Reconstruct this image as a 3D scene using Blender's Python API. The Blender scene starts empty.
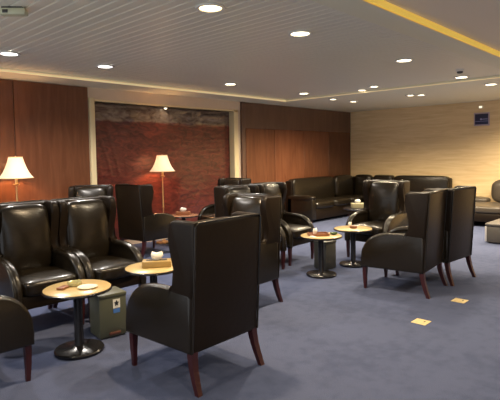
import bpy, bmesh, math, random
from mathutils import Vector, Matrix, noise

# ------------------------------------------------------------------ camera, world, exposure
S = bpy.context.scene
COL = S.collection
random.seed(7)
FPX, PITCH, CY, ROLL, YAW, EYE = 493.4, 0.049, 179.4, 0.016, 0.813, 1.5
cam_d = bpy.data.cameras.new('camera')
cam = bpy.data.objects.new('camera', cam_d)
COL.objects.link(cam)
_r = Vector((math.cos(YAW), -math.sin(YAW), 0)); _f = Vector((math.sin(YAW), math.cos(YAW), 0)); _z = Vector((0, 0, 1))
_fw = _f * math.cos(PITCH) - _z * math.sin(PITCH)
_up = _f * math.sin(PITCH) + _z * math.cos(PITCH)
_r2 = _r * math.cos(ROLL) - _up * math.sin(ROLL)
_u2 = _r * math.sin(ROLL) + _up * math.cos(ROLL)
M = Matrix((_r2, _u2, -_fw)).transposed().to_4x4()
M.translation = Vector((0, 0, EYE))
cam.matrix_world = M
cam_d.sensor_fit = 'HORIZONTAL'; cam_d.sensor_width = 36.0
cam_d.lens = FPX / 500 * 36.0
cam_d.shift_y = (CY - 200) / 500
cam_d.clip_start = 0.05
S.camera = cam

W = bpy.data.worlds.new('world'); S.world = W; W.use_nodes = True
W.node_tree.nodes['Background'].inputs[0].default_value = (0.86, 0.92, 1.0, 1)
W.node_tree.nodes['Background'].inputs[1].default_value = 1.1

S.view_settings.view_transform = 'Standard'
S.view_settings.look = 'None'
S.view_settings.gamma = 1
S.view_settings.use_curve_mapping = False
S.view_settings.exposure = 0.12
DOWNLIGHT_W = 225.0
LAMP_W = 60.0

# ------------------------------------------------------------------ materials
def new_mat(name):
    m = bpy.data.materials.new(name); m.use_nodes = True
    return m, m.node_tree.nodes, m.node_tree.links, m.node_tree.nodes['Principled BSDF']

def mat(name, col, rough=0.5, metal=0.0, spec=0.5, bump=0.0, bscale=60.0, var=0.0, vscale=8.0, stretch=(1, 1, 1), emit=None, estr=0.0, coat=0.0):
    m, n, l, p = new_mat(name)
    p.inputs['Base Color'].default_value = (*col, 1)
    p.inputs['Roughness'].default_value = rough
    p.inputs['Metallic'].default_value = metal
    p.inputs['Specular IOR Level'].default_value = spec
    p.inputs['Coat Weight'].default_value = coat
    p.inputs['Coat Roughness'].default_value = 0.15
    if emit:
        p.inputs['Emission Color'].default_value = (*emit, 1); p.inputs['Emission Strength'].default_value = estr
    tc = n.new('ShaderNodeTexCoord'); mp = n.new('ShaderNodeMapping')
    mp.inputs['Scale'].default_value = stretch
    l.new(tc.outputs['Object'], mp.inputs[0])
    if var > 0:
        nz = n.new('ShaderNodeTexNoise'); nz.inputs['Scale'].default_value = vscale; nz.inputs['Detail'].default_value = 5
        l.new(mp.outputs[0], nz.inputs['Vector'])
        mx = n.new('ShaderNodeMix'); mx.data_type = 'RGBA'
        mx.inputs[6].default_value = (*[c * (1 - var) for c in col], 1)
        mx.inputs[7].default_value = (*[min(1, c * (1 + var)) for c in col], 1)
        l.new(nz.outputs['Fac'], mx.inputs[0]); l.new(mx.outputs[2], p.inputs['Base Color'])
    if bump > 0:
        nb = n.new('ShaderNodeTexNoise'); nb.inputs['Scale'].default_value = bscale; nb.inputs['Detail'].default_value = 4
        l.new(mp.outputs[0], nb.inputs['Vector'])
        b = n.new('ShaderNodeBump'); b.inputs['Strength'].default_value = bump; b.inputs['Distance'].default_value = 0.01
        l.new(nb.outputs['Fac'], b.inputs['Height']); l.new(b.outputs[0], p.inputs['Normal'])
    return m

LEATHER = mat('dark_leather', (0.011, 0.0065, 0.0034), 0.42, spec=0.2, bump=0.12, bscale=26, var=0.25, vscale=5)
LEATHER_SIT = mat('dark_cushion_leather', (0.012, 0.0088, 0.0052), 0.27, spec=0.42, bump=0.22, bscale=11, var=0.25, vscale=5)
LEATHER_BROWN = mat('brown_leather', (0.058, 0.046, 0.033), 0.4, bump=0.15, bscale=20, var=0.2)
MAHOGANY = mat('mahogany', (0.034, 0.006, 0.007), 0.3, var=0.35, vscale=12, stretch=(6, 6, 1))
CREAM_TOP = mat('cream_tabletop', (0.47, 0.34, 0.15), 0.3, var=0.16, vscale=14)
BLACK_METAL = mat('black_metal', (0.008, 0.007, 0.008), 0.22, spec=0.5)
BRASS = mat('brass', (0.75, 0.50, 0.22), 0.3, metal=0.9)
REFLECT_TOP = mat('mural_reflect_tabletop', (0.26, 0.13, 0.075), 0.25, var=0.2)  # brown carries the light and mural reflection on the far table's top
FLOOR_BRASS = mat('pale_brass', (0.72, 0.58, 0.30), 0.35, metal=0.25)
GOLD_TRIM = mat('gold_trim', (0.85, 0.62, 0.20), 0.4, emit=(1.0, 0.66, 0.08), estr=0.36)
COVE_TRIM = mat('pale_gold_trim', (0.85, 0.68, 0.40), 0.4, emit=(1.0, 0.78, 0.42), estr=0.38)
BEIGE = mat('beige_paint', (0.72, 0.57, 0.42), 0.6, var=0.05)
CEIL = mat('ceiling_paint', (0.82, 0.78, 0.59), 0.6)
CEIL_HIGH = mat('upper_ceiling_paint', (0.82, 0.71, 0.56), 0.7)
SLAT = mat('ceiling_slat_metal', (0.80, 0.76, 0.62), 0.35)
GROOVE = mat('ceiling_groove', (0.45, 0.42, 0.38), 0.8)
WHITE_PAPER = mat('white_tissue', (0.85, 0.82, 0.74), 0.9)
GOLD_BOX = mat('gold_leatherette', (0.33, 0.22, 0.07), 0.4, bump=0.1, bscale=80, var=0.2)
BROWN_BOX = mat('brown_wood_box', (0.22, 0.08, 0.03), 0.4, var=0.3)
GREEN_GREY = mat('green_grey_bin', (0.075, 0.078, 0.05), 0.45, var=0.12)
GREY_BIN = mat('grey_bin', (0.055, 0.052, 0.042), 0.4, var=0.12)
DARK_SLOT = mat('dark_slot', (0.01, 0.01, 0.01), 0.7)
GLASS_GREEN = mat('green_ashtray_glass', (0.42, 0.38, 0.18), 0.15, spec=0.6)
PORCELAIN = mat('porcelain', (0.8, 0.75, 0.62), 0.2)
STICKER_W = mat('white_sticker', (0.75, 0.72, 0.62), 0.5)
STICKER_B = mat('blue_sticker', (0.06, 0.16, 0.42), 0.5)
STICKER_K = mat('dark_print', (0.012, 0.015, 0.02), 0.5)
RED_BROWN = mat('red_brown_tag', (0.10, 0.035, 0.02), 0.5)
SIGN_BLUE = mat('navy_sign', (0.012, 0.014, 0.055), 0.35)
SIGN_EDGE = mat('lilac_sign_edge', (0.42, 0.33, 0.38), 0.5)
SIGN_MARK = mat('pale_lilac_print', (0.28, 0.27, 0.50), 0.5)
OTTO = mat('grey_leatherette', (0.085, 0.076, 0.066), 0.5, bump=0.1, bscale=40, var=0.12)
OTTO_EDGE = mat('pale_metal_edge', (0.7, 0.66, 0.6), 0.3, metal=0.4)
WHITE_PLASTIC = mat('white_plastic', (0.75, 0.73, 0.66), 0.4)
CREAM_PLASTIC = mat('cream_plastic', (0.55, 0.54, 0.36), 0.4)
DARK_PLASTIC = mat('dark_plastic', (0.05, 0.045, 0.04), 0.4)
LED_WARM = mat('warm_lamp_glow', (1, 0.95, 0.85), 0.5, emit=(1.0, 0.86, 0.58), estr=9.0)
LED_WHITE = mat('white_lamp_glow', (1, 1, 1), 0.5, emit=(1.0, 0.95, 0.9), estr=9.0)
LED_AMBER = mat('amber_lamp_glow', (1, 0.9, 0.7), 0.5, emit=(1.0, 0.72, 0.34), estr=9.0)
BULB = mat('bulb_glow', (1, 0.9, 0.7), 0.5, emit=(1.0, 0.74, 0.42), estr=18.0)

def carpet_mat():
    m, n, l, p = new_mat('blue_carpet')
    p.inputs['Roughness'].default_value = 0.95; p.inputs['Specular IOR Level'].default_value = 0.1
    tc = n.new('ShaderNodeTexCoord')
    a = n.new('ShaderNodeTexNoise'); a.inputs['Scale'].default_value = 1.3; a.inputs['Detail'].default_value = 3
    b = n.new('ShaderNodeTexNoise'); b.inputs['Scale'].default_value = 140; b.inputs['Detail'].default_value = 2
    c = n.new('ShaderNodeTexNoise'); c.inputs['Scale'].default_value = 9; c.inputs['Detail'].default_value = 4
    for x in (a, b, c): l.new(tc.outputs['Object'], x.inputs['Vector'])
    ad = n.new('ShaderNodeMath'); ad.operation = 'ADD'; l.new(a.outputs[0], ad.inputs[0]); l.new(c.outputs[0], ad.inputs[1])
    a2 = n.new('ShaderNodeMath'); a2.operation = 'MULTIPLY_ADD'; l.new(b.outputs[0], a2.inputs[0]); a2.inputs[1].default_value = 0.7; l.new(ad.outputs[0], a2.inputs[2])
    r = n.new('ShaderNodeValToRGB')
    r.color_ramp.elements[0].position = 0.85; r.color_ramp.elements[0].color = (0.056, 0.069, 0.124, 1)
    r.color_ramp.elements[1].position = 1.0; r.color_ramp.elements[1].color = (0.073, 0.088, 0.153, 1)
    dv = n.new('ShaderNodeMath'); dv.operation = 'MULTIPLY'; dv.inputs[1].default_value = 0.71; l.new(a2.outputs[0], dv.inputs[0])
    r.color_ramp.elements[0].position = 0.78
    l.new(dv.outputs[0], r.inputs[0]); l.new(r.outputs[0], p.inputs['Base Color'])
    bp = n.new('ShaderNodeBump'); bp.inputs['Strength'].default_value = 0.5; bp.inputs['Distance'].default_value = 0.01
    l.new(b.outputs[0], bp.inputs['Height']); l.new(bp.outputs[0], p.inputs['Normal'])
    return m

def wood_mat(name, c0, c1, rough):
    m, n, l, p = new_mat(name)
    p.inputs['Roughness'].default_value = rough
    tc = n.new('ShaderNodeTexCoord'); mp = n.new('ShaderNodeMapping'); mp.inputs['Scale'].default_value = (5, 5, 0.6)
    l.new(tc.outputs['Object'], mp.inputs[0])
    nz = n.new('ShaderNodeTexNoise'); nz.inputs['Scale'].default_value = 3; nz.inputs['Detail'].default_value = 6; nz.inputs['Distortion'].default_value = 0.6
    l.new(mp.outputs[0], nz.inputs['Vector'])
    r = n.new('ShaderNodeValToRGB'); r.color_ramp.elements[0].position = 0.3; r.color_ramp.elements[1].position = 0.75
    r.color_ramp.elements[0].color = (*c0, 1); r.color_ramp.elements[1].color = (*c1, 1)
    l.new(nz.outputs[0], r.inputs[0]); l.new(r.outputs[0], p.inputs['Base Color'])
    return m

def paper_mat():
    m, n, l, p = new_mat('beige_wallpaper')
    p.inputs['Roughness'].default_value = 0.6
    tc = n.new('ShaderNodeTexCoord'); mp = n.new('ShaderNodeMapping'); mp.inputs['Scale'].default_value = (1, 0.8, 9)
    l.new(tc.outputs['Object'], mp.inputs[0])
    nz = n.new('ShaderNodeTexNoise'); nz.inputs['Scale'].default_value = 1.6; nz.inputs['Detail'].default_value = 6; nz.inputs['Distortion'].default_value = 1.0
    l.new(mp.outputs[0], nz.inputs['Vector'])
    r = n.new('ShaderNodeValToRGB'); r.color_ramp.elements[0].position = 0.35; r.color_ramp.elements[1].position = 0.7
    r.color_ramp.elements[0].color = (0.70, 0.50, 0.255, 1); r.color_ramp.elements[1].color = (0.82, 0.62, 0.35, 1)
    l.new(nz.outputs[0], r.inputs[0]); l.new(r.outputs[0], p.inputs['Base Color'])
    return m

def mural_mat():
    m, n, l, p = new_mat('red_lacquer_relief')
    p.inputs['Roughness'].default_value = 0.32
    p.inputs['Metallic'].default_value = 0.2; p.inputs['Coat Weight'].default_value = 0.45; p.inputs['Coat Roughness'].default_value = 0.1
    tc = n.new('ShaderNodeTexCoord'); sp = n.new('ShaderNodeSeparateXYZ'); l.new(tc.outputs['Object'], sp.inputs[0])
    mp = n.new('ShaderNodeMapping'); mp.inputs['Scale'].default_value = (1.0, 1, 2.2); l.new(tc.outputs['Object'], mp.inputs[0])
    nz = n.new('ShaderNodeTexNoise'); nz.inputs['Scale'].default_value = 5; nz.inputs['Detail'].default_value = 7; nz.inputs['Distortion'].default_value = 1.5
    l.new(mp.outputs[0], nz.inputs['Vector'])
    r1 = n.new('ShaderNodeValToRGB'); r1.color_ramp.elements[0].position = 0.3; r1.color_ramp.elements[1].position = 0.75
    r1.color_ramp.elements[0].color = (0.060, 0.013, 0.009, 1); r1.color_ramp.elements[1].color = (0.19, 0.036, 0.025, 1)
    r2 = n.new('ShaderNodeValToRGB'); r2.color_ramp.elements[0].position = 0.3; r2.color_ramp.elements[1].position = 0.75
    r2.color_ramp.elements[0].color = (0.085, 0.045, 0.035, 1); r2.color_ramp.elements[1].color = (0.30, 0.24, 0.19, 1)
    l.new(nz.outputs[0], r1.inputs[0]); l.new(nz.outputs[0], r2.inputs[0])
    n2 = n.new('ShaderNodeTexNoise'); n2.inputs['Scale'].default_value = 4; l.new(tc.outputs['Object'], n2.inputs['Vector'])
    ma = n.new('ShaderNodeMath'); ma.operation = 'MULTIPLY_ADD'; ma.inputs[1].default_value = 0.10; l.new(n2.outputs[0], ma.inputs[0]); l.new(sp.outputs[2], ma.inputs[2])
    mr = n.new('ShaderNodeMapRange'); mr.inputs[1].default_value = 2.13; mr.inputs[2].default_value = 2.17; l.new(ma.outputs[0], mr.inputs[0])
    mx = n.new('ShaderNodeMix'); mx.data_type = 'RGBA'; l.new(mr.outputs[0], mx.inputs[0]); l.new(r1.outputs[0], mx.inputs[6]); l.new(r2.outputs[0], mx.inputs[7])
    l.new(mx.outputs[2], p.inputs['Base Color'])
    bp = n.new('ShaderNodeBump'); bp.inputs['Strength'].default_value = 0.5; bp.inputs['Distance'].default_value = 0.012
    l.new(nz.outputs[0], bp.inputs['Height']); l.new(bp.outputs[0], p.inputs['Normal'])
    return m

def shade_mat():
    m, n, l, p = new_mat('cream_lamp_shade')
    p.inputs['Base Color'].default_value = (0.80, 0.68, 0.54, 1); p.inputs['Roughness'].default_value = 0.8
    p.inputs['Emission Color'].default_value = (1.0, 0.70, 0.46, 1); p.inputs['Emission Strength'].default_value = 0.35
    tr = n.new('ShaderNodeBsdfTranslucent'); tr.inputs[0].default_value = (0.82, 0.80, 0.76, 1)
    mx = n.new('ShaderNodeMixShader'); mx.inputs[0].default_value = 0.5
    out = n['Material Output']
    l.new(p.outputs[0], mx.inputs[1]); l.new(tr.outputs[0], mx.inputs[2]); l.new(mx.outputs[0], out.inputs[0])
    return m

CARPET = carpet_mat()
WOOD_DARK = wood_mat('dark_header_wood', (0.115, 0.058, 0.036), (0.16, 0.085, 0.052), 0.4)
PAPER = paper_mat()
MURAL = mural_mat()
SHADE = shade_mat()
BRAID = mat('shade_braid', (.7, .45, .22), .8)

# ------------------------------------------------------------------ helpers
def link(name, bm, material, parent=None, sharp=40):
    me = bpy.data.meshes.new(name)
    bmesh.ops.recalc_face_normals(bm, faces=bm.faces)
    bm.to_mesh(me); bm.free()
    for p in me.polygons: p.use_smooth = True
    me.set_sharp_from_angle(angle=math.radians(sharp))
    for m_ in (material if isinstance(material, (list, tuple)) else [material]): me.materials.append(m_)
    o = bpy.data.objects.new(name, me); COL.objects.link(o)
    if parent is not None: o.parent = parent
    return o

def thing(name, label, cat, loc=(0, 0, 0), rz=0.0, group=None):
    o = bpy.data.objects.new(name, None); COL.objects.link(o)
    o.empty_display_size = 0.1
    o.location = loc; o.rotation_euler = (0, 0, rz)
    o['label'] = label; o['category'] = cat
    if group: o['group'] = group
    return o

def tag(o, label, cat, group=None):
    o['label'] = label; o['category'] = cat
    if group: o['group'] = group
    return o

def struct(o):
    o['kind'] = 'structure'; return o

def dup(root, loc, rz, label, group=None):
    r = root.copy(); COL.objects.link(r); r.location = loc; r.rotation_euler = (0, 0, rz)
    r['label'] = label
    if group: r['group'] = group
    for ch in list(root.children):
        c = ch.copy(); COL.objects.link(c); c.parent = r
        for g in ch.children:
            d = g.copy(); COL.objects.link(d); d.parent = c
    return r

def NB(): return bmesh.new()

def merge(dst, src):
    me = bpy.data.meshes.new('tmp'); src.to_mesh(me); src.free(); dst.from_mesh(me); bpy.data.meshes.remove(me)
    return dst

def box(bm, x0, x1, y0, y1, z0, z1, bev=0.0, seg=2, fn=None, mi=0):
    b = NB(); r = bmesh.ops.create_cube(b, size=1)
    for v in b.verts:
        v.co = Vector((x0 + (v.co.x + .5) * (x1 - x0), y0 + (v.co.y + .5) * (y1 - y0), z0 + (v.co.z + .5) * (z1 - z0)))
    if bev > 0: bmesh.ops.bevel(b, geom=list(b.edges), offset=bev, segments=seg, affect='EDGES', profile=0.5)
    if fn:
        for v in b.verts: v.co = Vector(fn(v.co))
    for f in b.faces: f.material_index = mi
    return merge(bm, b)

def prism(bm, outline, a0, a1, axis='x', bev=0.0, seg=3, fn=None):
    b = NB()
    def P(u, w, a):
        return (a, u, w) if axis == 'x' else ((u, a, w) if axis == 'y' else (u, w, a))
    A = [b.verts.new(P(u, w, a0)) for u, w in outline]; B = [b.verts.new(P(u, w, a1)) for u, w in outline]
    n = len(outline)
    cap = [b.faces.new(A), b.faces.new(B[::-1])]
    for i in range(n): b.faces.new((A[i], B[i], B[(i + 1) % n], A[(i + 1) % n]))
    if bev > 0:
        es = {e for f in cap for e in f.edges}
        bmesh.ops.bevel(b, geom=list(es), offset=bev, segments=seg, affect='EDGES', profile=0.5)
    if fn:
        for v in b.verts: v.co = Vector(fn(v.co))
    return merge(bm, b)

def lathe(bm, prof, seg=32, cx=0, cy=0, cap=True, mi=0):
    b = NB(); rings = []
    for r, z in prof:
        rings.append([b.verts.new((cx + r * math.cos(2 * math.pi * i / seg), cy + r * math.sin(2 * math.pi * i / seg), z)) for i in range(seg)])
    for k in range(len(rings) - 1):
        for i in range(seg):
            b.faces.new((rings[k][i], rings[k][(i + 1) % seg], rings[k + 1][(i + 1) % seg], rings[k + 1][i]))
    if cap:
        b.faces.new(rings[0][::-1]); b.faces.new(rings[-1])
    for f in b.faces: f.material_index = mi
    return merge(bm, b)

def tube(bm, pts, rad, seg=8, fn=None):
    b = NB(); pts = [Vector(p) for p in pts]; rings = []
    rads = rad if isinstance(rad, (list, tuple)) else [rad] * len(pts)
    up = None
    for i, p in enumerate(pts):
        t = (pts[min(i + 1, len(pts) - 1)] - pts[max(i - 1, 0)]).normalized()
        if up is None:
            up = Vector((1, 0, 0)) if abs(t.x) < 0.9 else Vector((0, 0, 1))
        u = (up - t * up.dot(t)).normalized(); w = t.cross(u); up = u
        rings.append([b.verts.new(p + (u * math.cos(2 * math.pi * k / seg) + w * math.sin(2 * math.pi * k / seg)) * rads[i]) for k in range(seg)])
    for k in range(len(rings) - 1):
        for i in range(seg):
            b.faces.new((rings[k][i], rings[k][(i + 1) % seg], rings[k + 1][(i + 1) % seg], rings[k + 1][i]))
    b.faces.new(rings[0][::-1]); b.faces.new(rings[-1])
    if fn:
        for v in b.verts: v.co = Vector(fn(v.co))
    return merge(bm, b)

def puff(bm, c, s, bulge=(0, 0, 0), n=5.0, cuts=9, fn=None):
    """rounded, padded block: centre c, full size s, bulge along each axis"""
    b = NB(); bmesh.ops.create_cube(b, size=2)
    bmesh.ops.subdivide_edges(b, edges=list(b.edges), cuts=cuts, use_grid_fill=True)
    for v in b.verts:
        p = v.co.copy(); mx = max(abs(q) for q in p)
        pn = (abs(p.x) ** n + abs(p.y) ** n + abs(p.z) ** n) ** (1 / n)
        q = p * (mx / pn)
        x, y, z = q
        X = x * (1 + bulge[0] * (1 - y * y) * (1 - z * z)); Y = y * (1 + bulge[1] * (1 - x * x) * (1 - z * z)); Z = z * (1 + bulge[2] * (1 - x * x) * (1 - y * y))
        v.co = Vector((c[0] + X * s[0] / 2, c[1] + Y * s[1] / 2, c[2] + Z * s[2] / 2))
        if fn: v.co = Vector(fn(v.co))
    return merge(bm, b)

def smooth_path(pts, n=6):
    out = []
    P = [Vector(p) for p in pts]
    for i in range(len(P) - 1):
        p0 = P[max(i - 1, 0)]; p1 = P[i]; p2 = P[i + 1]; p3 = P[min(i + 2, len(P) - 1)]
        for k in range(n):
            t = k / n
            out.append(0.5 * ((2 * p1) + (p2 - p0) * t + (2 * p0 - 5 * p1 + 4 * p2 - p3) * t * t + (3 * p1 - p0 - 3 * p2 + p3) * t ** 3))
    out.append(P[-1])
    return out

# ------------------------------------------------------------------ the room
XL, XR, YF, YB, ZC = -1.0, 11.43, -3.0, 7.13, 2.60
AX0, AX1, AZ = 3.985, 7.08, 2.385       # alcove opening

b = NB(); box(b, XL, XR + .1, YF, YB + .3, -0.1, 0.0); struct(link('floor', b, CARPET))

# ceiling: slatted field, its plain borders and the higher plain part beyond the gold strip
b = NB()
SX0, SX1, SY0, SY1, SZ = XL, 8.0, 2.14, 6.52, 2.64
box(b, SX0, SX1 + .05, SY0 - .05, SY1 + .05, SZ + .012, SZ + .09, mi=1)
x = SX0; pitch = 0.1
while x + pitch <= SX1 + 1e-6:
    box(b, x + .004, x + pitch - .004, SY0 - .02, SY1 + .02, SZ, SZ + .02, bev=.006, seg=1, mi=0)
    x += pitch
struct(link('ceiling', b, [SLAT, GROOVE]))
b = NB()
box(b, XL, XR, SY1, YB + .3, ZC, ZC + .1)
box(b, SX1, XR, 1.86, SY1, ZC, ZC + .1)
box(b, XL, SX1, 1.86, SY0, ZC, ZC + .1)
struct(link('ceiling_border', b, CEIL))
b = NB(); box(b, XL, XR, YF, 1.9, 2.65, 2.80); struct(link('ceiling_upper', b, CEIL_HIGH))
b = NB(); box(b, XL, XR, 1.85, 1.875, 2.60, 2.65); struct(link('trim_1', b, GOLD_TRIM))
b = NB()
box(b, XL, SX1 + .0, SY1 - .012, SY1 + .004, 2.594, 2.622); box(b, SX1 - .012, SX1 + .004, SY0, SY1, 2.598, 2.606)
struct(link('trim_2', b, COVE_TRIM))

# walls
b = NB()
box(b, XL, AX0, YB, YB + .3, 0, ZC); box(b, AX1, XR, YB, YB + .3, 0, ZC)
box(b, AX0, AX1, YB, YB + .3, AZ, ZC); box(b, AX0, AX1, YB + .14, YB + .3, 0, AZ)
struct(link('wall_back', b, BEIGE))
b = NB(); box(b, XR, XR + .1, YF, YB, 0, 2.8); struct(link('wall_right', b, PAPER))
b = NB(); box(b, XL, XR, YF - .1, YF, 0, 2.8); struct(link('wall_front', b, BEIGE))

def panels(name, edges, z0, z1, th, mats):
    b = NB()
    box(b, edges[0], edges[-1], YB - .012, YB, z0, z1, mi=len(mats) - 1)
    for k, (a, c) in enumerate(zip(edges[:-1], edges[1:])): box(b, a + .005, c - .005, YB - th, YB - .011, z0, z1, bev=.005, seg=1, mi=k % len(mats))
    return struct(link(name, b, mats))
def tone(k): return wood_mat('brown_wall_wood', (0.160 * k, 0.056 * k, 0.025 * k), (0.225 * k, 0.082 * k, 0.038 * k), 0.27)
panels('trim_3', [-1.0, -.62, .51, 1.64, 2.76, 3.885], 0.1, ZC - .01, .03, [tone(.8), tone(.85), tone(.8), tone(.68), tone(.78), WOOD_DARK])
panels('trim_4', [7.40, 8.32, 9.38, 10.41, 11.43], 0.1, 2.06, .03, [tone(.82), tone(1.02), tone(.85), tone(.55), WOOD_DARK])  # last panel's low tone holds the shade of the unlit corner
panels('trim_5', [7.36, 11.43], 2.06, ZC - .01, .035, [WOOD_DARK])
b = NB(); box(b, 7.27, 7.375, YB - .05, YB, 0, ZC - .005, bev=.006); struct(link('trim_6', b, WOOD_DARK))
# pale frame round the alcove
b = NB()
box(b, 3.90, AX0 + .002, YB - .04, YB + .14, 0, AZ + .05, bev=.006); box(b, AX1 - .002, AX1 + .12, YB - .012, YB + .14, 0, AZ + .05, bev=.004)
box(b, 3.90, AX1 + .12, YB - .012, YB + .14, AZ, AZ + .03, bev=.004)
struct(link('trim_7', b, mat('cream_frame', (0.84, 0.69, 0.40), 0.45)))
b = NB(); box(b, XL, 3.89, YB - .045, YB, 0, .1, bev=.004); box(b, 7.38, XR, YB - .045, YB, 0, .1, bev=.004); struct(link('baseboard_back', b, WOOD_DARK))
b = NB(); box(b, XR - .015, XR, YF, YB - .05, 0, .1, bev=.004); struct(link('baseboard_right', b, WOOD_DARK))

# carved red mural set in the alcove
def mural():
    b = NB(); nx, nz = 190, 130
    x0, x1, z0, z1 = AX0 + .004, AX1 - .004, .10, AZ - .004
    V = []
    for j in range(nz + 1):
        row = []
        for i in range(nx + 1):
            x = x0 + (x1 - x0) * i / nx; z = z0 + (z1 - z0) * j / nz
            w = noise.noise(Vector((x * 1.7, z * 1.1, 0))) * 1.2
            rip = math.sin((z + w * .05) * 60 + w * 2) * .4 + noise.noise(Vector((x * 6, z * 14, 3)))
            cl = abs(noise.noise(Vector((x * 4 + w, z * 6, 7)))) * 2
            k = min(1, max(0, (z - 2.08) / .06))
            d = (rip * .0013) * (1 - k) + (cl * .02) * k
            if x < 4.9 and 1.2 < z < 2.08: d += .004 * max(0, math.sin(x * 28 + z * 6 + w * 5)) * min(1, (4.9 - x) * 2)
            e = min(i, nx - i, j, nz - j); d *= min(1, e / 3)
            row.append(b.verts.new((x, YB + .128 - d, z)))
        V.append(row)
    for j in range(nz):
        for i in range(nx): b.faces.new((V[j][i], V[j][i + 1], V[j + 1][i + 1], V[j + 1][i]))
    ring = [V[0][i] for i in range(nx + 1)] + [V[j][nx] for j in range(1, nz + 1)] + [V[nz][i] for i in range(nx - 1, -1, -1)] + [V[j][0] for j in range(nz - 1, 0, -1)]
    back = [b.verts.new((v.co.x, YB + .139, v.co.z)) for v in ring]
    for i in range(len(ring)):
        j = (i + 1) % len(ring); b.faces.new((ring[j], ring[i], back[i], back[j]))
    b.faces.new(back)
    o = link('mural', b, MURAL, sharp=60)
    tag(o, 'large dark red carved mural with a greyish top band, in the pale alcove', 'mural')
mural()

# ------------------------------------------------------------------ ceiling fittings
def downlight(x, y, z, label, glow, col, power, r=.08, grp='round recessed ceiling downlights', cone=150):
    t = thing('downlight', label, 'ceiling light', (x, y, z), 0, grp)
    b = NB(); lathe(b, [(r, -.001), (r + .03, -.001), (r + .032, -.006), (r + .028, -.014), (r + .004, -.014), (r, -.008)], 28, cap=False)
    # close the ring
    link('trim_ring', b, WHITE_PLASTIC, t)
    b = NB(); lathe(b, [(r * .3, -.012), (r, -.006), (r, -.001)], 28); link('diffuser', b, glow, t)
    ld = bpy.data.lights.new('downlight_beam', 'SPOT'); ld.energy = power; ld.color = col
    ld.spot_size = math.radians(cone); ld.spot_blend = 0.9; ld.shadow_soft_size = .07
    lo = bpy.data.objects.new('downlight_beam', ld); COL.objects.link(lo); lo.parent = t; lo.location = (0, 0, -.035)
    return t
WARM = (1.0, 0.82, 0.57); WHITE = (1.0, 0.93, 0.85); AMBER = (1.0, 0.74, 0.45)
DL = [
 (2.14, 5.57, SZ, 'white ceiling downlight at the far left, above the left floor lamp', LED_WHITE, WHITE, 1),
 (3.29, 5.57, SZ, 'white ceiling downlight second from the left in the row nearest the mural', LED_WHITE, WHITE, 1),
 (5.55, 5.65, SZ, 'ceiling downlight above the right end of the red mural', LED_WARM, WHITE, 1),
 (7.44, 5.62, SZ, 'ceiling downlight touching the thin gold line above the wood panels', LED_WARM, WARM, 1),
 (2.60, 2.85, SZ, 'amber ceiling downlight at the top edge of the photo, largest of all', LED_AMBER, AMBER, 1),
 (3.75, 2.87, SZ, 'large ceiling downlight right of the amber one in the nearer row', LED_WARM, WARM, 1),
 (5.77, 2.82, SZ, 'large ceiling downlight below the yellow ceiling strip', LED_WARM, WARM, 1),
 (7.73, 2.85, SZ, 'bright ceiling downlight beside the dark smoke detector at the gold line', LED_WARM, WARM, 1),
 (8.40, 5.62, ZC, 'small ceiling downlight left of the room corner, nearer the wood panels', LED_WARM, WARM, .8),
 (9.10, 5.58, ZC, 'small ceiling downlight right above the room corner', LED_WARM, WARM, .8),
 (7.89, 4.66, SZ, 'ceiling downlight on the gold line, left one of the close pair', LED_WARM, WARM, .7),
 (7.62, 4.27, SZ, 'ceiling downlight on the gold line, right one of the close pair', LED_WARM, WARM, .7),
 (9.02, 4.28, ZC, 'small ceiling downlight above the beige wall, left one of the far pair', LED_WARM, WARM, .8),
 (9.14, 4.12, ZC, 'small ceiling downlight above the beige wall, right one of the far pair', LED_WARM, WARM, .8),
 (8.63, 2.71, ZC, 'ceiling downlight at the right edge, above the navy wall sign', LED_WARM, WARM, 1),
]
for x, y, z, lab, gl, c, k in DL: downlight(x, y, z, lab, gl, c, DOWNLIGHT_W * k, r=.085 if k == 1 else .065)

# downlights added out of view, behind and beside the camera, to brighten the room
for i, (x, y) in enumerate([(-.4, 2.75), (-.4, 5.38), (1.2, .2), (4.2, .2), (7.2, .2), (10.1, 2.5), (10.1, 1.2), (10.1, 0), (1.2, -2), (5.2, -2), (9.0, -2)]):
    downlight(x, y, (ZC if x > 8 else SZ) if y > 1.9 else 2.65, 'added ceiling downlight out of view, brightening the room', LED_WARM, WARM, DOWNLIGHT_W * (1.9 if x > 10 else .9))

t = thing('alcove_spotlight', 'small bright spotlight under the top edge of the mural alcove', 'spotlight', (5.42, YB + .05, AZ))
b = NB(); lathe(b, [(.035, 0), (.04, -.006), (.04, -.02), (.03, -.024)], 20); link('housing', b, WHITE_PLASTIC, t)
b = NB(); lathe(b, [(.02, -.0245), (.024, -.03), (.012, -.034)], 20); link('lens', b, LED_WARM, t)
ld = bpy.data.lights.new('alcove_beam', 'SPOT'); ld.energy = 2; ld.color = WARM; ld.spot_size = math.radians(160); ld.spot_blend = 1; ld.shadow_soft_size = .02
lo = bpy.data.objects.new('alcove_beam', ld); COL.objects.link(lo); lo.parent = t; lo.location = (0, -.03, -.045)

t = thing('smoke_detector', 'small dark round smoke detector on the slatted ceiling beside a bright downlight', 'smoke detector', (7.02, 2.61, SZ))
b = NB(); lathe(b, [(.055, 0), (.055, -.018), (.045, -.03)], 24); link('base', b, WHITE_PLASTIC, t)
b = NB(); lathe(b, [(.04, -.0302), (.038, -.05), (.02, -.058)], 24); link('sensor_cap', b, DARK_PLASTIC, t)

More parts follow.
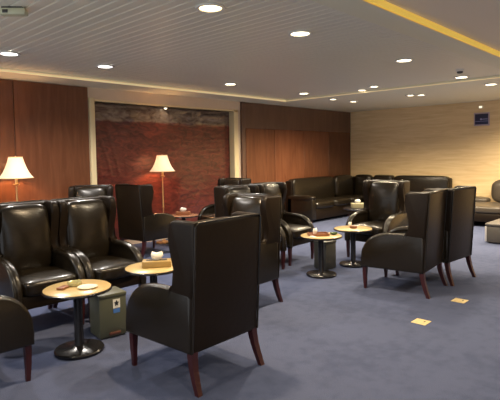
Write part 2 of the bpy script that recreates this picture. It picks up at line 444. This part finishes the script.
t = thing('ceiling_unit', 'cream box-shaped unit fixed to the slatted ceiling in the upper left corner of the photo', 'ceiling unit', (1.55, 3.86, SZ), math.radians(-43))
b = NB(); box(b, -.12, .075, -.04, .04, -.06, -.010, bev=.012); link('body', b, CREAM_PLASTIC, t)
b = NB(); box(b, -.10, .05, -.03, .03, -.014, 0); link('mounting_plate', b, DARK_PLASTIC, t)
b = NB(); box(b, -.09, -.05, -.044, -.039, -.05, -.025, bev=.002); link('grille', b, DARK_PLASTIC, t)

# ------------------------------------------------------------------ wing chairs
def taper(c):
    k = 1 + .05 * (c.y + .33) / .66
    z = c.z if c.z > .42 else .245 + (c.z - .27) * (.175 / .15)
    return (c.x * k * 1.03, c.y if c.y < -.3 else -.3 + (c.y + .3) * 1.07, z)
def rake(c):                      # lean of the back with height
    return (c[0], c[1] - .055 * max(0, (c[2] - .27)) / .82, c[2])
def rt(c): return taper(Vector(rake(c)))

def make_chair(label, group):
    t = thing('wing_chair', label, 'armchair', (0, 0, 0), 0, group)
    # outer back
    b = NB(); box(b, -.285, .285, -.315, -.215, .27, 1.085, bev=.022, seg=3, fn=rt); bk = link('backrest', b, LEATHER, t)
    b = NB(); tube(b, [(-.283, -.315, .28), (-.283, -.315, .7), (-.283, -.315, 1.065), (-.26, -.315, 1.085), (0, -.315, 1.088), (.26, -.315, 1.085), (.283, -.315, 1.065), (.283, -.315, .7), (.283, -.315, .28)], .0075, 8, fn=rt)
    link('piping', b, LEATHER_SIT, bk)
    # back cushion
    b = NB(); puff(b, (0, -.175, .755), (.45, .13, .64), (0, .75, 0), 5.5, fn=rt); link('back_cushion', b, LEATHER_SIT, t)
    for s in (-1, 1):
        xo, xi = s * .2935, s * .222
        # wing
        out = [(-.31, .60), (-.31, 1.09), (-.115, 1.092), (-.088, 1.08), (-.073, 1.05), (-.080, .98), (-.105, .88), (-.137, .78), (-.157, .71), (-.155, .66), (-.12, .63), (-.08, .62), (-.08, .60)]
        b = NB(); prism(b, out, min(xo, xi), max(xo, xi), 'x', bev=.024, seg=3, fn=rt)
        link('wing', b, LEATHER, t)
        # arm: flat side panel with a padded roll along the top and down the front
        out = [(-.31, .27), (.335, .27), (.337, .34), (.325, .42), (.297, .49), (.255, .548), (.20, .592), (.13, .618), (.05, .63), (-.1, .635), (-.31, .635)]
        xa = s * .226
        b = NB(); prism(b, out, min(xo, xa), max(xo, xa), 'x', bev=.018, seg=3, fn=taper)
        path = smooth_path([(s * .253, -.14, .61), (s * .253, .03, .606), (s * .253, .125, .592), (s * .253, .19, .566), (s * .253, .24, .527), (s * .253, .275, .475), (s * .253, .301, .41), (s * .253, .309, .31)], 4)
        tube(b, path, [.035] * (len(path) - 1) + [.032], 12, fn=taper)
        link('armrest', b, LEATHER_SIT, t)
    b = NB(); box(b, -.24, .24, -.28, .318, .272, .372, bev=.015, fn=taper); link('seat_base', b, LEATHER, t)
    b = NB(); puff(b, (0, .085, .42), (.455, .54, .13), (0, .02, .3), 6, fn=taper); link('seat_cushion', b, LEATHER_SIT, t)
    # legs
    for sx in (-1, 1):
        # front: tapering, barely curved
        b = NB(); rings = []
        for z, h, dy in ((.285, .023, 0), (.2, .021, .004), (.1, .017, .004), (0.02, .014, 0), (0, .013, 0)):
            rings.append([b.verts.new((sx * .275 + dx * h, .338 + dy + dv * h, z)) for dx, dv in ((-1, -1), (1, -1), (1, 1), (-1, 1))])
        for k in range(len(rings) - 1):
            for i in range(4): b.faces.new((rings[k][i], rings[k][(i + 1) % 4], rings[k + 1][(i + 1) % 4], rings[k + 1][i]))
        b.faces.new(rings[0]); b.faces.new(rings[-1][::-1])
        link('leg', b, MAHOGANY, t, 30)
        # rear: sabre leg sweeping back
        b = NB(); rings = []
        for z, h, dy in ((.285, .025, 0), (.22, .023, -.006), (.15, .021, -.02), (.08, .019, -.042), (.02, .017, -.066), (0, .017, -.073)):
            rings.append([b.verts.new((sx * (.267 + (.285 - z) * .06) + dx * h, -.285 + dy + dv * h, z)) for dx, dv in ((-1, -1), (1, -1), (1, 1), (-1, 1))])
        for k in range(len(rings) - 1):
            for i in range(4): b.faces.new((rings[k][i], rings[k][(i + 1) % 4], rings[k + 1][(i + 1) % 4], rings[k + 1][i]))
        b.faces.new(rings[0]); b.faces.new(rings[-1][::-1])
        link('leg', b, MAHOGANY, t, 30)
    return t

PY, MY, PX, MX = 0.0, math.pi, -math.pi / 2, math.pi / 2     # facing +Y, -Y, +X, -X
D = math.radians
CH = [
 (2.25, 2.69, PY + D(1.5), 'large dark leather wing chair in the centre foreground, seen from behind'),
 (0.99, 3.63, PX, 'dark leather wing chair at the bottom left edge, only one arm and leg showing'),
 (1.86, 4.47, MY - D(1), 'dark leather wing chair facing the viewer, cut off by the left edge below the lamp'),
 (2.485, 4.46, MY + D(1), 'dark leather wing chair facing the viewer, just left of the gold tissue box'),
 (3.46, 3.49, MX + D(0), 'dark leather wing chair just behind the big foreground chair, turned left'),
 (3.52, 6.48, MY - D(35), 'dark wing chair with only its top showing, above the left front-facing chairs'),
 (4.45, 6.42, PX + D(4), 'dark leather wing chair with its back to us, left of the mural lamp'),
 (5.97, 6.27, MX, 'dark leather wing chair farthest back, near the right end of the red mural'),
 (4.69, 4.46, MY - D(4), 'dark leather wing chair showing only its glossy upper back, behind the left-turned chair'),
 (5.42, 4.52, MY + D(3), 'dark leather wing chair with its seat showing behind the brown tray table'),
 (5.15, 2.51, PY + D(6), 'dark leather wing chair with its back to us, left one of the right pair'),
 (5.83, 2.46, PY + D(-4), 'dark leather wing chair with its back to us, rightmost of all'),
 (6.48, 3.57, MX, 'dark leather wing chair facing left, its whole glossy back cushion showing behind the right table'),
]
GRP = 'dark leather wing chairs of the lounge'
first = make_chair(CH[0][3], GRP)
first.location = (CH[0][0], CH[0][1], 0); first.rotation_euler = (0, 0, CH[0][2])
for x, y, r, lab in CH[1:]:
    c = dup(first, (x, y, 0), r, lab, GRP)
    if 'left one of the right pair' in lab or 'whole glossy back cushion' in lab: c.scale.x = 1.07
first.scale.x = 1.06

# ------------------------------------------------------------------ round pedestal tables
def make_table(label, group, tm=None):
    t = thing('side_table', label, 'side table', (0, 0, 0), 0, group)
    b = NB(); lathe(b, [(.246, .4885), (.250, .492), (.250, .497), (.246, .5), (.05, .5)], 48); top = link('tabletop', b, tm or CREAM_TOP, t)
    b = NB(); lathe(b, [(.05, .468), (.240, .470), (.257, .476), (.260, .484), (.257, .492), (.2505, .494), (.2505, .488), (.05, .488)], 48); link('rim', b, BLACK_METAL, top)
    b = NB(); lathe(b, [(.04, .03), (.034, .05), (.034, .44), (.075, .468)], 24); link('pedestal', b, BLACK_METAL, t)
    b = NB(); lathe(b, [(.183, 0), (.187, .008), (.187, .02), (.18, .028), (.06, .034), (.035, .05)], 40); link('base', b, BLACK_METAL, t)
    return t
TB = [
 (1.815, 3.575, 'round cream-topped table with a black base at lower left, holding an ashtray and a paper'),
 (2.62, 3.71, 'round cream-topped table with the gold tissue box, behind the foreground chair'),
 (4.99, 3.53, 'round cream-topped table with the brown tray in the middle of the room'),
 (5.73, 3.53, 'round cream-topped table on the right, before the glossy front-facing chair'),
]
TG = 'round pedestal tables'
ft = make_table(TB[0][2], TG); ft.location = (TB[0][0], TB[0][1], 0)
for x, y, lab in TB[1:]: dup(ft, (x, y, 0), random.uniform(0, 6), lab, TG)

t5 = make_table('round table beside the mural lamp, top tinted for the mural reflection, with a small tissue box on it', TG, REFLECT_TOP); t5.location = (5.31, 6.60, 0)
t6 = make_table('dark round table far back beyond the glossy front-facing chair, holding a pale tissue box', TG, BLACK_METAL); t6.location = (7.95, 4.80, 0)

# ------------------------------------------------------------------ things on the tables
def tissue_mesh(h, r, seed):
    b = NB(); rnd = random.Random(seed); n = 14; rings = []
    for k in range(6):
        u = k / 5; ring = []
        for i in range(n):
            a = 2 * math.pi * i / n
            rr = r * (.6 + .5 * math.sin(u * 2.6)) * (1 + .16 * math.sin(3 * a + seed) * u)
            ring.append(b.verts.new((rr * math.cos(a), rr * .55 * math.sin(a), h * u * (1 + .14 * math.sin(2 * a + seed * 2) * u))))
        rings.append(ring)
    for k in range(5):
        for i in range(n): b.faces.new((rings[k][i], rings[k][(i + 1) % n], rings[k + 1][(i + 1) % n], rings[k + 1][i]))
    b.faces.new(rings[0][::-1])
    c = b.verts.new((0, 0, h * .95))
    for i in range(n): b.faces.new((rings[5][i], rings[5][(i + 1) % n], c))
    return b
def tissue_box(x, y, rz, w, d, h, m, label, seed, th=.07):
    t = thing('tissue_box', label, 'tissue box', (x, y, .5), rz)
    b = NB(); box(b, -w / 2, w / 2, -d / 2, d / 2, 0, h, bev=.008, seg=3); link('box_body', b, m, t)
    b = NB(); box(b, -w * .36, w * .36, -d * .22, d * .22, h - .001, h + .002, bev=.0008, seg=1); link('slot', b, DARK_SLOT, t)
    bm = tissue_mesh(th, .05, seed)
    o = link('tissue', bm, WHITE_PAPER, t); o.location = (0, 0, h)
    return t
tissue_box(2.645, 3.69, D(-38), .26, .125, .06, GOLD_BOX, 'gold tissue box with a white tissue standing on the table behind the foreground chair', 1)
tissue_box(5.30, 6.60, D(-45), .24, .12, .06, BROWN_BOX, 'small brown tissue box with a white tissue on the table beside the mural lamp', 2, .06)
tissue_box(7.92, 4.78, D(-40), .22, .12, .09, mat('pale_box', (.30, .27, .16), .5), 'pale tissue box with a white tissue on the far table behind the glossy front-facing chair', 3, .06)

# lower left table
def ashtray(x, y, label, m, r=.055):
    t = thing('ashtray', label, 'ashtray', (x, y, .5))
    b = NB(); lathe(b, [(r * .8, 0), (r, .006), (r, .026), (r * .92, .03), (r * .8, .028), (r * .7, .01), (.008, .008)], 32); link('bowl', b, m, t)
    b = NB()
    for k in range(3):
        a = k * 2.094 + .4; c, s_ = math.cos(a), math.sin(a)
        tube(b, [(c * r * .84, s_ * r * .84, .0305), (c * r * 1.0, s_ * r * 1.0, .0305)], .006, 8)
    link('cigarette_rest', b, m, t)
    return t
ashtray(1.83, 3.65, 'greenish glass ashtray on the lower left round table', GLASS_GREEN)
b = NB(); lathe(b, [(.045, 0), (.07, .006), (.075, .012), (.068, .011), (.042, .006)], 32)
o = link('saucer', b, PORCELAIN); o.location = (1.86, 3.50, .5); tag(o, 'white saucer nearest the front edge of the lower left round table', 'saucer')
b = NB(); box(b, -.045, .045, -.028, .028, 0, .018, bev=.005)
o = link('tissue_packet', b, BROWN_BOX); o.location = (1.72, 3.62, .5); o.rotation_euler = (0, 0, .5); tag(o, 'small dark packet beside the ashtray on the lower left round table', 'packet')

# middle table: brown tray, its tissue, a green dish
t = thing('serving_tray', 'brown wooden tray on the round table in the middle of the room', 'tray', (4.96, 3.55, .5), D(-42))
b = NB(); box(b, -.12, .12, -.075, .075, 0, .012, bev=.004); link('tray_bottom', b, BROWN_BOX, t)
b = NB()
box(b, -.125, .125, -.08, -.07, 0, .03, bev=.003); box(b, -.125, .125, .07, .08, 0, .03, bev=.003)
box(b, -.125, -.115, -.08, .08, 0, .03, bev=.003); box(b, .115, .125, -.08, .08, 0, .03, bev=.003)
link('tray_edge', b, BROWN_BOX, t)
b = tissue_mesh(.065, .035, 4); o = link('crumpled_napkin', b, WHITE_PAPER); o.location = (4.96, 3.60, .513); tag(o, 'white crumpled napkin on the brown tray', 'napkin')
b = NB(); box(b, -.05, .05, -.02, .02, 0, .012, bev=.004); o = link('folded_napkin', b, WHITE_PAPER); o.location = (4.81, 3.52, .5); o.rotation_euler = (0, 0, 1.2); tag(o, 'white folded napkin at the left edge of the brown tray table', 'napkin')
b = NB(); lathe(b, [(.025, 0), (.045, .014), (.048, .026), (.043, .026), (.03, .012), (.006, .01)], 28)
o = link('small_bowl', b, mat('dark_green_glaze', (.06, .10, .035), .25)); o.location = (5.12, 3.43, .5); tag(o, 'small dark green bowl beside the brown tray', 'bowl')
ashtray(5.72, 3.52, 'brown ashtray in the middle of the right round table', BROWN_BOX, .05)
b = tissue_mesh(.06, .028, 5); o = link('crumpled_napkin', b, WHITE_PAPER); o.location = (5.83, 3.64, .5); tag(o, 'white crumpled napkin at the far edge of the right round table', 'napkin')

# ------------------------------------------------------------------ waste bins
def bin_(name, label, x, y, rz, w, d, h, m, sticker):
    t = thing(name, label, 'bin', (x, y, 0), rz)
    b = NB(); box(b, -w / 2, w / 2, -d / 2, d / 2, .012, h - .03, bev=.006); link('body', b, m, t)
    b = NB(); box(b, -w / 2 - .004, w / 2 + .004, -d / 2 - .004, d / 2 + .004, h - .03, h, bev=.006); link('lid', b, m, t)
    b = NB(); box(b, -w / 2 + .015, w / 2 - .015, -d / 2 + .015, d / 2 - .015, 0, .013); link('foot', b, DARK_PLASTIC, t)
    if sticker:
        y0 = -d / 2
        b = NB(); box(b, .0, .062, y0 - .002, y0 + .001, h - .125, h - .05); s = link('sticker', b, STICKER_W, t); s['label'] = 'white sticker with a dark mark'
        b = NB()
        pts = []
        for k in range(10):
            a = math.pi / 2 + k * math.pi / 5; r = .023 if k % 2 == 0 else .012
            pts.append((.031 + r * math.cos(a), h - .085 + r * 1.2 * math.sin(a)))
        prism(b, pts, y0 - .0035, y0 - .0018, 'y'); link('print', b, STICKER_K, s)
        b = NB(); box(b, .002, .06, y0 - .002, y0 + .001, h - .165, h - .13); s = link('sticker', b, STICKER_B, t); s['label'] = 'blue sticker'
        b = NB(); box(b, -.04, .06, y0 - .012, y0 + .001, .025, .05, bev=.004); link('pedal', b, RED_BROWN, t)
    return t
bin_('waste_bin', 'green-grey box bin with white and blue stickers beside the lower left table', 2.16, 3.73, D(-8), .235, .22, .37, GREEN_GREY, True)
bin_('waste_bin', 'plain grey box bin standing behind the brown tray table', 5.33, 3.71, D(-4), .21, .2, .37, GREY_BIN, False)

# ------------------------------------------------------------------ floor lamps
def floor_lamp(x, y, label):
    t = thing('floor_lamp', label, 'floor lamp', (x, y, 0))
    b = NB(); lathe(b, [(.135, 0), (.14, .01), (.13, .022), (.05, .035), (.02, .06)], 36); link('base', b, BRASS, t)
    b = NB(); lathe(b, [(.012, .05), (.011, .6), (.016, .61), (.016, .63), (.011, .64), (.010, 1.15)], 16); link('pole', b, BRASS, t)
    b = NB(); lathe(b, [(.012, 1.14), (.04, 1.155), (.045, 1.165), (.02, 1.17), (.018, 1.27)], 20); link('candle_cup', b, BRASS, t)
    b = NB(); lathe(b, [(.014, 1.27), (.032, 1.31), (.034, 1.335), (.022, 1.365), (.006, 1.375)], 20); link('bulb', b, BULB, t)
    # bell shade with panel seams
    b = NB(); n = 48; prof = [(.215, 1.245), (.190, 1.275), (.160, 1.32), (.132, 1.38), (.108, 1.445), (.092, 1.50), (.085, 1.525)]
    rings = []
    for r, z in prof:
        rings.append([b.verts.new((r * (1 + .018 * abs(math.cos(4 * a))) * math.cos(a), r * (1 + .018 * abs(math.cos(4 * a))) * math.sin(a), z)) for a in [2 * math.pi * i / n for i in range(n)]])
    for r, z in reversed(prof):
        rings.append([b.verts.new(((r - .003) * (1 + .018 * abs(math.cos(4 * a))) * math.cos(a), (r - .003) * (1 + .018 * abs(math.cos(4 * a))) * math.sin(a), z)) for a in [2 * math.pi * i / n for i in range(n)]])
    m = len(rings)
    for k in range(m):
        for i in range(n): b.faces.new((rings[k][i], rings[k][(i + 1) % n], rings[(k + 1) % m][(i + 1) % n], rings[(k + 1) % m][i]))
    sh = link('lamp_shade', b, SHADE, t)
    b = NB()
    for r, z, pn_ in ((.216, 1.245, 'lower'), (.087, 1.525, 'upper')):
        b = NB()
        c = [(r * math.cos(2 * math.pi * i / 32), r * math.sin(2 * math.pi * i / 32), z) for i in range(33)]
        tube(b, c, .005, 6); link('shade_trim', b, BRAID, sh)
    b = NB()
    for k in range(3):
        a = k * 2.094; tube(b, [(0, 0, 1.50), (.086 * math.cos(a), .086 * math.sin(a), 1.52)], .003, 6)
    lathe(b, [(.004, 1.36), (.004, 1.50), (.012, 1.505), (.012, 1.52), (.003, 1.54)], 12)
    link('shade_holder', b, BRASS, t)
    ld = bpy.data.lights.new('lamp_light', 'POINT'); ld.energy = LAMP_W; ld.color = (1.0, 0.52, 0.22); ld.shadow_soft_size = .048
    lo = bpy.data.objects.new('lamp_light', ld); COL.objects.link(lo); lo.parent = t; lo.location = (0, 0, 1.335)
    return t
floor_lamp(2.64, 6.80, 'brass floor lamp with cream bell shade at the left edge, before the wood wall')
floor_lamp(5.17, 6.98, 'brass floor lamp with a cream bell shade standing before the red mural')

# ------------------------------------------------------------------ sofas along the far walls
def sofa(label, loc, rz, w, seats, arms, nb=1, depth=.76, hb=.955, lm=LEATHER_SIT, lb=LEATHER):
    """local: back at y=0, front at y=-depth, along x from 0 to w"""
    t = thing('sofa', label, 'sofa', loc, rz)
    aw = .16
    x0 = aw if 'l' in arms else 0.0; x1 = w - (aw if 'r' in arms else 0.0)
    b = NB(); box(b, x0 - .01, x1 + .01, -depth + .02, -.02, .06, .30, bev=.015); link('seat_base', b, lb, t)
    b = NB(); box(b, 0.0, w, -.2, 0, .06, hb - .05, bev=.03, seg=3); link('back_frame', b, lb, t)
    sw = (x1 - x0) / seats
    for k in range(seats):
        c = x0 + sw * (k + .5)
        b = NB(); puff(b, (c, -depth / 2 - .10, .365), (sw - .006, depth - .18, .16), (0, .02, .22), 6); link('seat_cushion', b, lm, t)
    bw = (w - .02) / nb
    for k in range(nb):
        b = NB(); puff(b, (.01 + bw * (k + .5), -.19, .68), (bw - .006, .20, .55), (0, .3, .0), 9, cuts=12, fn=lambda q: (q[0], q[1] + .1 * (q[2] - .4), q[2])); link('back_cushion', b, lm, t)
    for side in arms:
        xa = 0 if side == 'l' else w - aw
        b = NB(); box(b, xa, xa + aw, -depth, -.05, .06, .53, bev=.03, seg=3)
        puff(b, (xa + aw / 2, -depth / 2 - .02, .54), (aw + .03, depth - .02, .11), (0, 0, .1), 4)
        link('armrest', b, lm, t)
    for px_ in (.08, w - .08):
        for py_ in (-.08, -depth + .08):
            b = NB(); lathe(b, [(.02, 0), (.028, .065)], 12, px_, py_); link('leg', b, MAHOGANY, t)
    return t
sofa('low dark leather two-seat sofa along the right wood panels', (8.63, 7.085, 0), 0, 1.65, 2, 'l')
# corner piece
t = thing('corner_sofa', 'dark leather corner sofa where the wood panels meet the beige wall', 'sofa', (10.29, 7.085, 0))
b = NB(); box(b, 0, 1.11, -.76, -.02, .06, .30, bev=.015); link('seat_base', b, LEATHER, t)
b = NB(); box(b, 0, 1.11, -.2, 0, .06, .90, bev=.03, seg=3); link('back_frame', b, LEATHER, t)
b = NB(); box(b, .92, 1.11, -.76, -.205, .06, .90, bev=.03, seg=3); link('back_frame', b, LEATHER, t)
b = NB(); puff(b, (.46, -.47, .365), (.91, .57, .16), (0, .02, .2), 6); link('seat_cushion', b, LEATHER_SIT, t)
b = NB(); puff(b, (.42, -.19, .68), (.83, .2, .55), (0, .4, .02), 5); link('back_cushion', b, LEATHER_SIT, t)
b = NB(); puff(b, (.93, -.5, .68), (.2, .5, .55), (.4, 0, .02), 5); link('back_cushion', b, LEATHER_SIT, t)
for px_ in (.08, 1.03):
    for py_ in (-.08, -.68):
        b = NB(); lathe(b, [(.02, 0), (.028, .065)], 12, px_, py_); link('leg', b, MAHOGANY, t)
# along the right wall, facing -X: local x axis runs towards -Y
sofa('narrow dark single sofa seat against the beige wall, next to the corner sofa', (11.40, 6.30, 0), -math.pi / 2, .53, 1, '')
sofa('dark two-seat sofa with a straight top against the beige wall, behind the right chairs', (11.40, 5.75, 0), -math.pi / 2, 1.36, 2, '')

# brown sofa cut by the right edge
t = thing('sofa', 'brown leather sofa with a low open end at the right edge, by the beige wall', 'sofa', (11.38, 4.02, 0), -math.pi / 2)
b = NB(); box(b, 0, 2.1, -1.14, -.02, .10, .27, bev=.02); link('seat_base', b, LEATHER, t)
b = NB(); puff(b, (.52, -.62, .34), (1.04, 1.06, .16), (0, .01, .15), 6); link('seat_cushion', b, LEATHER_BROWN, t)
b = NB(); puff(b, (1.57, -.62, .34), (1.04, 1.06, .16), (0, .01, .15), 6); link('seat_cushion', b, LEATHER_BROWN, t)
b = NB(); puff(b, (1.30, -.20, .66), (1.52, .34, .54), (0, .2, .06), 4, fn=lambda q: (q[0], q[1] + .12 * (q[2] - .4), q[2])); link('backrest', b, LEATHER_BROWN, t)
b = NB(); puff(b, (.28, -.26, .45), (.48, .36, .13), (0, 0, .25), 3.5); link('bolster', b, LEATHER_BROWN, t)
for px_ in (.1, 2.0):
    for py_ in (-.12, -1.05):
        b = NB(); lathe(b, [(.025, 0), (.032, .102)], 12, px_, py_); link('leg', b, MAHOGANY, t)

t = thing('ottoman', 'grey box-shaped ottoman on the carpet at the right edge, before the brown sofa', 'ottoman', (8.47, 2.00, 0))
b = NB(); box(b, 0, .73, 0, .73, .02, .28, bev=.012); link('body', b, OTTO, t)
b = NB(); box(b, -.006, .736, -.006, .736, .28, .33, bev=.018, seg=3); link('top_pad', b, OTTO, t)
b = NB(); box(b, -.004, .012, .705, .734, .03, .275, bev=.003); link('corner_strip', b, OTTO_EDGE, t)
for px_ in (.06, .67):
    for py_ in (.06, .67):
        b = NB(); lathe(b, [(.025, 0), (.025, .022)], 12, px_, py_); link('foot', b, DARK_PLASTIC, t)

# ------------------------------------------------------------------ wall sign and its lamp
t = thing('wall_sign', 'small navy rectangular sign with pale marks, high on the beige wall', 'sign', (XR, 3.77, 2.21))
b = NB(); box(b, -.02, 0, -.165, .165, -.145, .145, bev=.006); link('frame', b, SIGN_EDGE, t)
b = NB(); box(b, -.024, -.019, -.14, .14, -.115, .115, bev=.002); pn = link('panel', b, SIGN_BLUE, t)
b = NB(); box(b, -.0255, -.0235, -.01, .03, -.02, .015); box(b, -.0255, -.0235, -.13, -.012, -.008, .004); box(b, -.0255, -.0235, -.13, .13, -.05, -.042)
link('print', b, SIGN_MARK, pn)
t = thing('wall_light', 'tiny white light on the beige wall above the navy sign', 'wall light', (XR, 3.79, 2.475))
b = NB(); box(b, -.03, 0, -.045, .045, -.03, .03, bev=.006); link('housing', b, WHITE_PLASTIC, t)
b = NB(); box(b, -.034, -.029, -.03, .03, -.02, .02, bev=.002); link('lens', b, mat('small_lamp_glow', (1, .9, .7), .5, emit=(1, .85, .6), estr=1.2), t)

# ------------------------------------------------------------------ brass floor sockets
for x, y, lab in ((4.15, 1.87, 'brass floor socket plate in the carpet, nearer one in front of the right chairs'), (5.0, 1.85, 'brass floor socket plate in the carpet just behind the right chair\'s rear leg')):
    t = thing('floor_socket', lab, 'floor socket', (x, y, 0), 0, 'brass floor sockets')
    b = NB(); box(b, -.065, .065, -.065, .065, 0, .006, bev=.002, seg=1); link('plate', b, FLOOR_BRASS, t)
    b = NB(); box(b, -.042, .042, -.042, .042, .006, .010, bev=.0015, seg=1); ld_ = link('lid', b, FLOOR_BRASS, t)
    b = NB(); box(b, -.012, .012, -.036, -.028, .010, .013); link('latch', b, DARK_PLASTIC, ld_)
